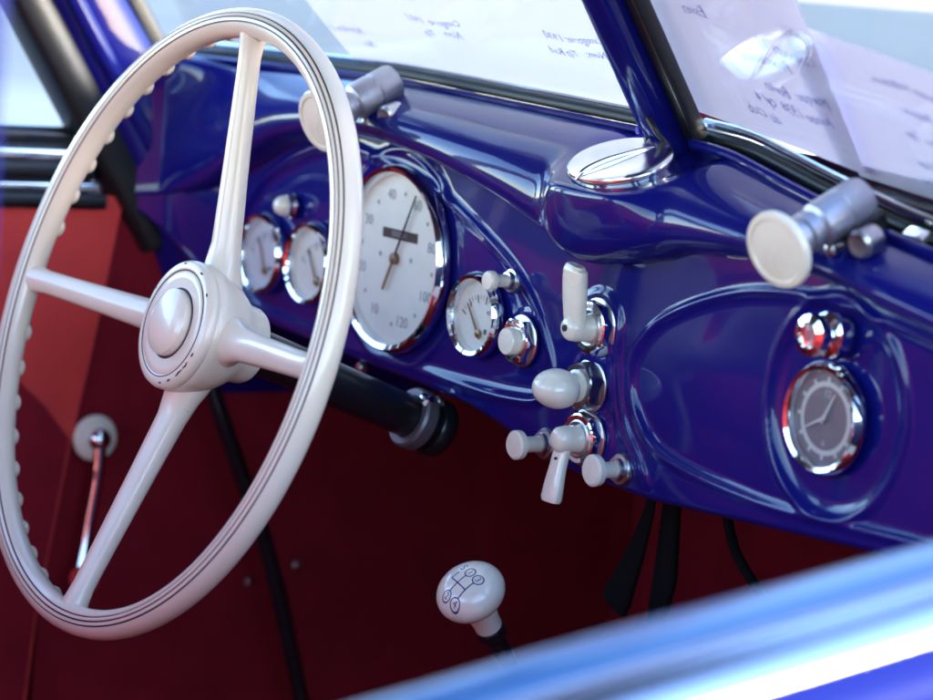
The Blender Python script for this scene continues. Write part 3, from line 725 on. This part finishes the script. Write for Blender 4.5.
# ================================================================== PASSENGER SIDE DOOR (near the camera)
DY = [(-1.25, .47), (-.9, .535), (-.7, .573), (-.53, .601), (-.445, .616), (-.33, .634), (-.26, .645), (-.12, .665), (-.02, .68)]
DYc = catmull([(a, b, 0) for a, b in DY], 6)[:, :2]
def sweep(g, prof, mi=0):
    n = len(prof); v = []
    for y, z in DYc: v += [(.58+o, y, z+h) for o, h in prof]
    g.add(v, [(j*n+k, j*n+k+1, (j+1)*n+k+1, (j+1)*n+k) for j in range(len(DYc)-1) for k in range(n-1)], mi)
g = G(); sweep(g, catmull([(.033, -.018, 0), (.035, -.007, 0), (.040, -.0025, 0), (.052, -.003, 0), (.066, -.008, 0), (.078, -.018, 0), (.084, -.027, 0), (.092, -.031, 0), (.101, -.033, 0), (.110, -.040, 0), (.118, -.056, 0), (.126, -.09, 0), (.134, -.16, 0), (.140, -.36, 0)], 6)[:, :2]); rd_ = g.build('door', BLUE, body, sharp=70); rd_['label'] = 'passenger side door edge in the near foreground'
g = G(); sweep(g, catmull([(-.004, -.34, 0), (-.004, -.06, 0), (-.003, -.012, 0), (-.001, -.003, 0), (.005, .0, 0), (.022, -.0015, 0), (.028, -.006, 0), (.028, -.016, 0)], 5)[:, :2]); g.build('inner_sill', mat('pale_blue_paint', (.03, .09, .22), .3, 0, 1, .05), rd_, sharp=70)
g = G(); sweep(g, [(.028, -.014), (.0335, -.010), (.036, -.014)]); g.build('seal', BLACK, rd_)
g = G(); sweep(g, catmull([(.044, -.004, 0), (.046, .0015, 0), (.053, .0020, 0), (.064, -.0030, 0), (.070, -.0085, 0), (.070, -.012, 0)], 5)[:, :2]); g.build('chrome_highlight_strip', SATIN, rd_, sharp=70)  # strip imitating a bright reflection on the door paint
g = G(); sweep(g, catmull([(.100, -.034, 0), (.1025, -.0295, 0), (.109, -.0335, 0), (.116, -.044, 0), (.118, -.054, 0), (.116, -.056, 0)], 5)[:, :2]); g.build('chrome_highlight_strip', SATIN, rd_, sharp=70)  # lower strip, imitates a second reflected highlight in the paint

# ================================================================== THINGS UNDER THE DASH
hb_ = thing('pedal_bracket', 'black forked bracket hanging under the dashboard behind the gear knob', 'bracket', (-.055, .10, .54))
tube(G(), [(-.050, .10, .56), (-.051, .10, .505), (-.062, .10, .472), (-.076, .10, .440), (-.080, .10, .432)], [.004, .0050, .0085, .0135, .0130], 14, ref=(0, 1, 0), flat=.35, power=3).build('arm', RUBBER, hb_)
tube(G(), [(-.040, .11, .56), (-.040, .11, .50), (-.040, .11, .46), (-.046, .11, .425)], [.006, .009, .011, .009], 14, ref=(0, 1, 0), flat=.4, power=3).build('strap', RUBBER, hb_)
tag(tube(G(), catmull([(.018, .10, .56), (.034, .10, .508), (.060, .10, .482), (.10, .12, .44), (.14, .2, .36), (.16, .48, .30)], 6), .0035, 12).build('control_cable', RUBBER, None, loc=(.06, .1, .48)), 'thin dark cable sloping down under the glovebox', 'cable')
tag(tube(G(), catmull([(-.515, -.005, .56), (-.50, .012, .502), (-.50, .039, .444), (-.50, .073, .368), (-.50, .11, .256), (-.49, .16, .08)], 8), .0068, 16).build('cable_conduit', DARKM, None, loc=(-.5, .07, .37)), 'black cable conduit running down to the floor behind the steering wheel', 'conduit')

# ================================================================== OUTSIDE
def ground(name, pts, z, m):
    o = G().add([(x, y, z) for x, y in pts], [tuple(range(len(pts)))]).build(name, m, smooth=False); o['kind'] = 'structure'; return o
ground('ground', [(-2500, -2500), (2500, -2500), (2500, 2500), (-2500, 2500)], -.40, PAVE)
ground('path', [(-14.2, -60), (-14.2, 80), (-18.4, 80), (-18.4, -60)], -.396, PATHM)

# ================================================================== LIGHT
EL, AZ = 14, 36.0          # the sun stands low on the passenger side; AZ degrees forward of straight right
sd_ = Vector((math.cos(R(EL))*math.cos(R(AZ)), math.cos(R(EL))*math.sin(R(AZ)), math.sin(R(EL))))
L = bpy.data.lights.new('sun', 'SUN'); L.energy = .6; L.angle = R(10); L.color = (1, .91, .82)
lo = bpy.data.objects.new('sun', L); COL.objects.link(lo); lo.rotation_euler = sd_.to_track_quat('Z', 'Y').to_euler()
w = bpy.data.worlds.new('World'); S.world = w; w.use_nodes = True
nt = w.node_tree; sky = nt.nodes.new('ShaderNodeTexSky'); sky.sky_type = 'NISHITA'; sky.sun_disc = False
sky.sun_elevation = R(EL); sky.sun_rotation = math.atan2(sd_.x, sd_.y); sky.altitude = 300; sky.dust_density = .6; sky.ozone_density = 2.5
nt.links.new(sky.outputs[0], nt.nodes['Background'].inputs['Color']); nt.nodes['Background'].inputs['Strength'].default_value = .15

# ================================================================== CAMERA
C = Vector((1.36, -1.0359, .86)); psi, pit, rol = R(55.358), R(8.08), R(-4.668)
fh = Vector((-math.sin(psi), math.cos(psi), 0)); r0 = Vector((math.cos(psi), math.sin(psi), 0)); Z = Vector((0, 0, 1))
fw = fh*math.cos(pit)-Z*math.sin(pit); dn = -Z*math.cos(pit)-fh*math.sin(pit)
r2 = r0*math.cos(rol)+dn*math.sin(rol); d2 = -r0*math.sin(rol)+dn*math.cos(rol)
cam = bpy.data.cameras.new('camera'); co = bpy.data.objects.new('camera', cam); COL.objects.link(co)
M = Matrix((r2, -d2, -fw)).transposed().to_4x4(); M.translation = C; co.matrix_world = M
cam.sensor_width = 36; cam.lens = 36*2717/933; cam.clip_end = 6000; cam.clip_start = .02
cam.dof.use_dof = True; cam.dof.focus_distance = 1.73; cam.dof.aperture_fstop = 5.4; cam.dof.aperture_blades = 9
S.camera = co
S.view_settings.view_transform = 'Standard'; S.view_settings.look = 'None'; S.view_settings.exposure = 3.4; S.view_settings.gamma = 1
S.cycles.max_bounces = 10; S.cycles.transparent_max_bounces = 12; S.cycles.use_denoising = True
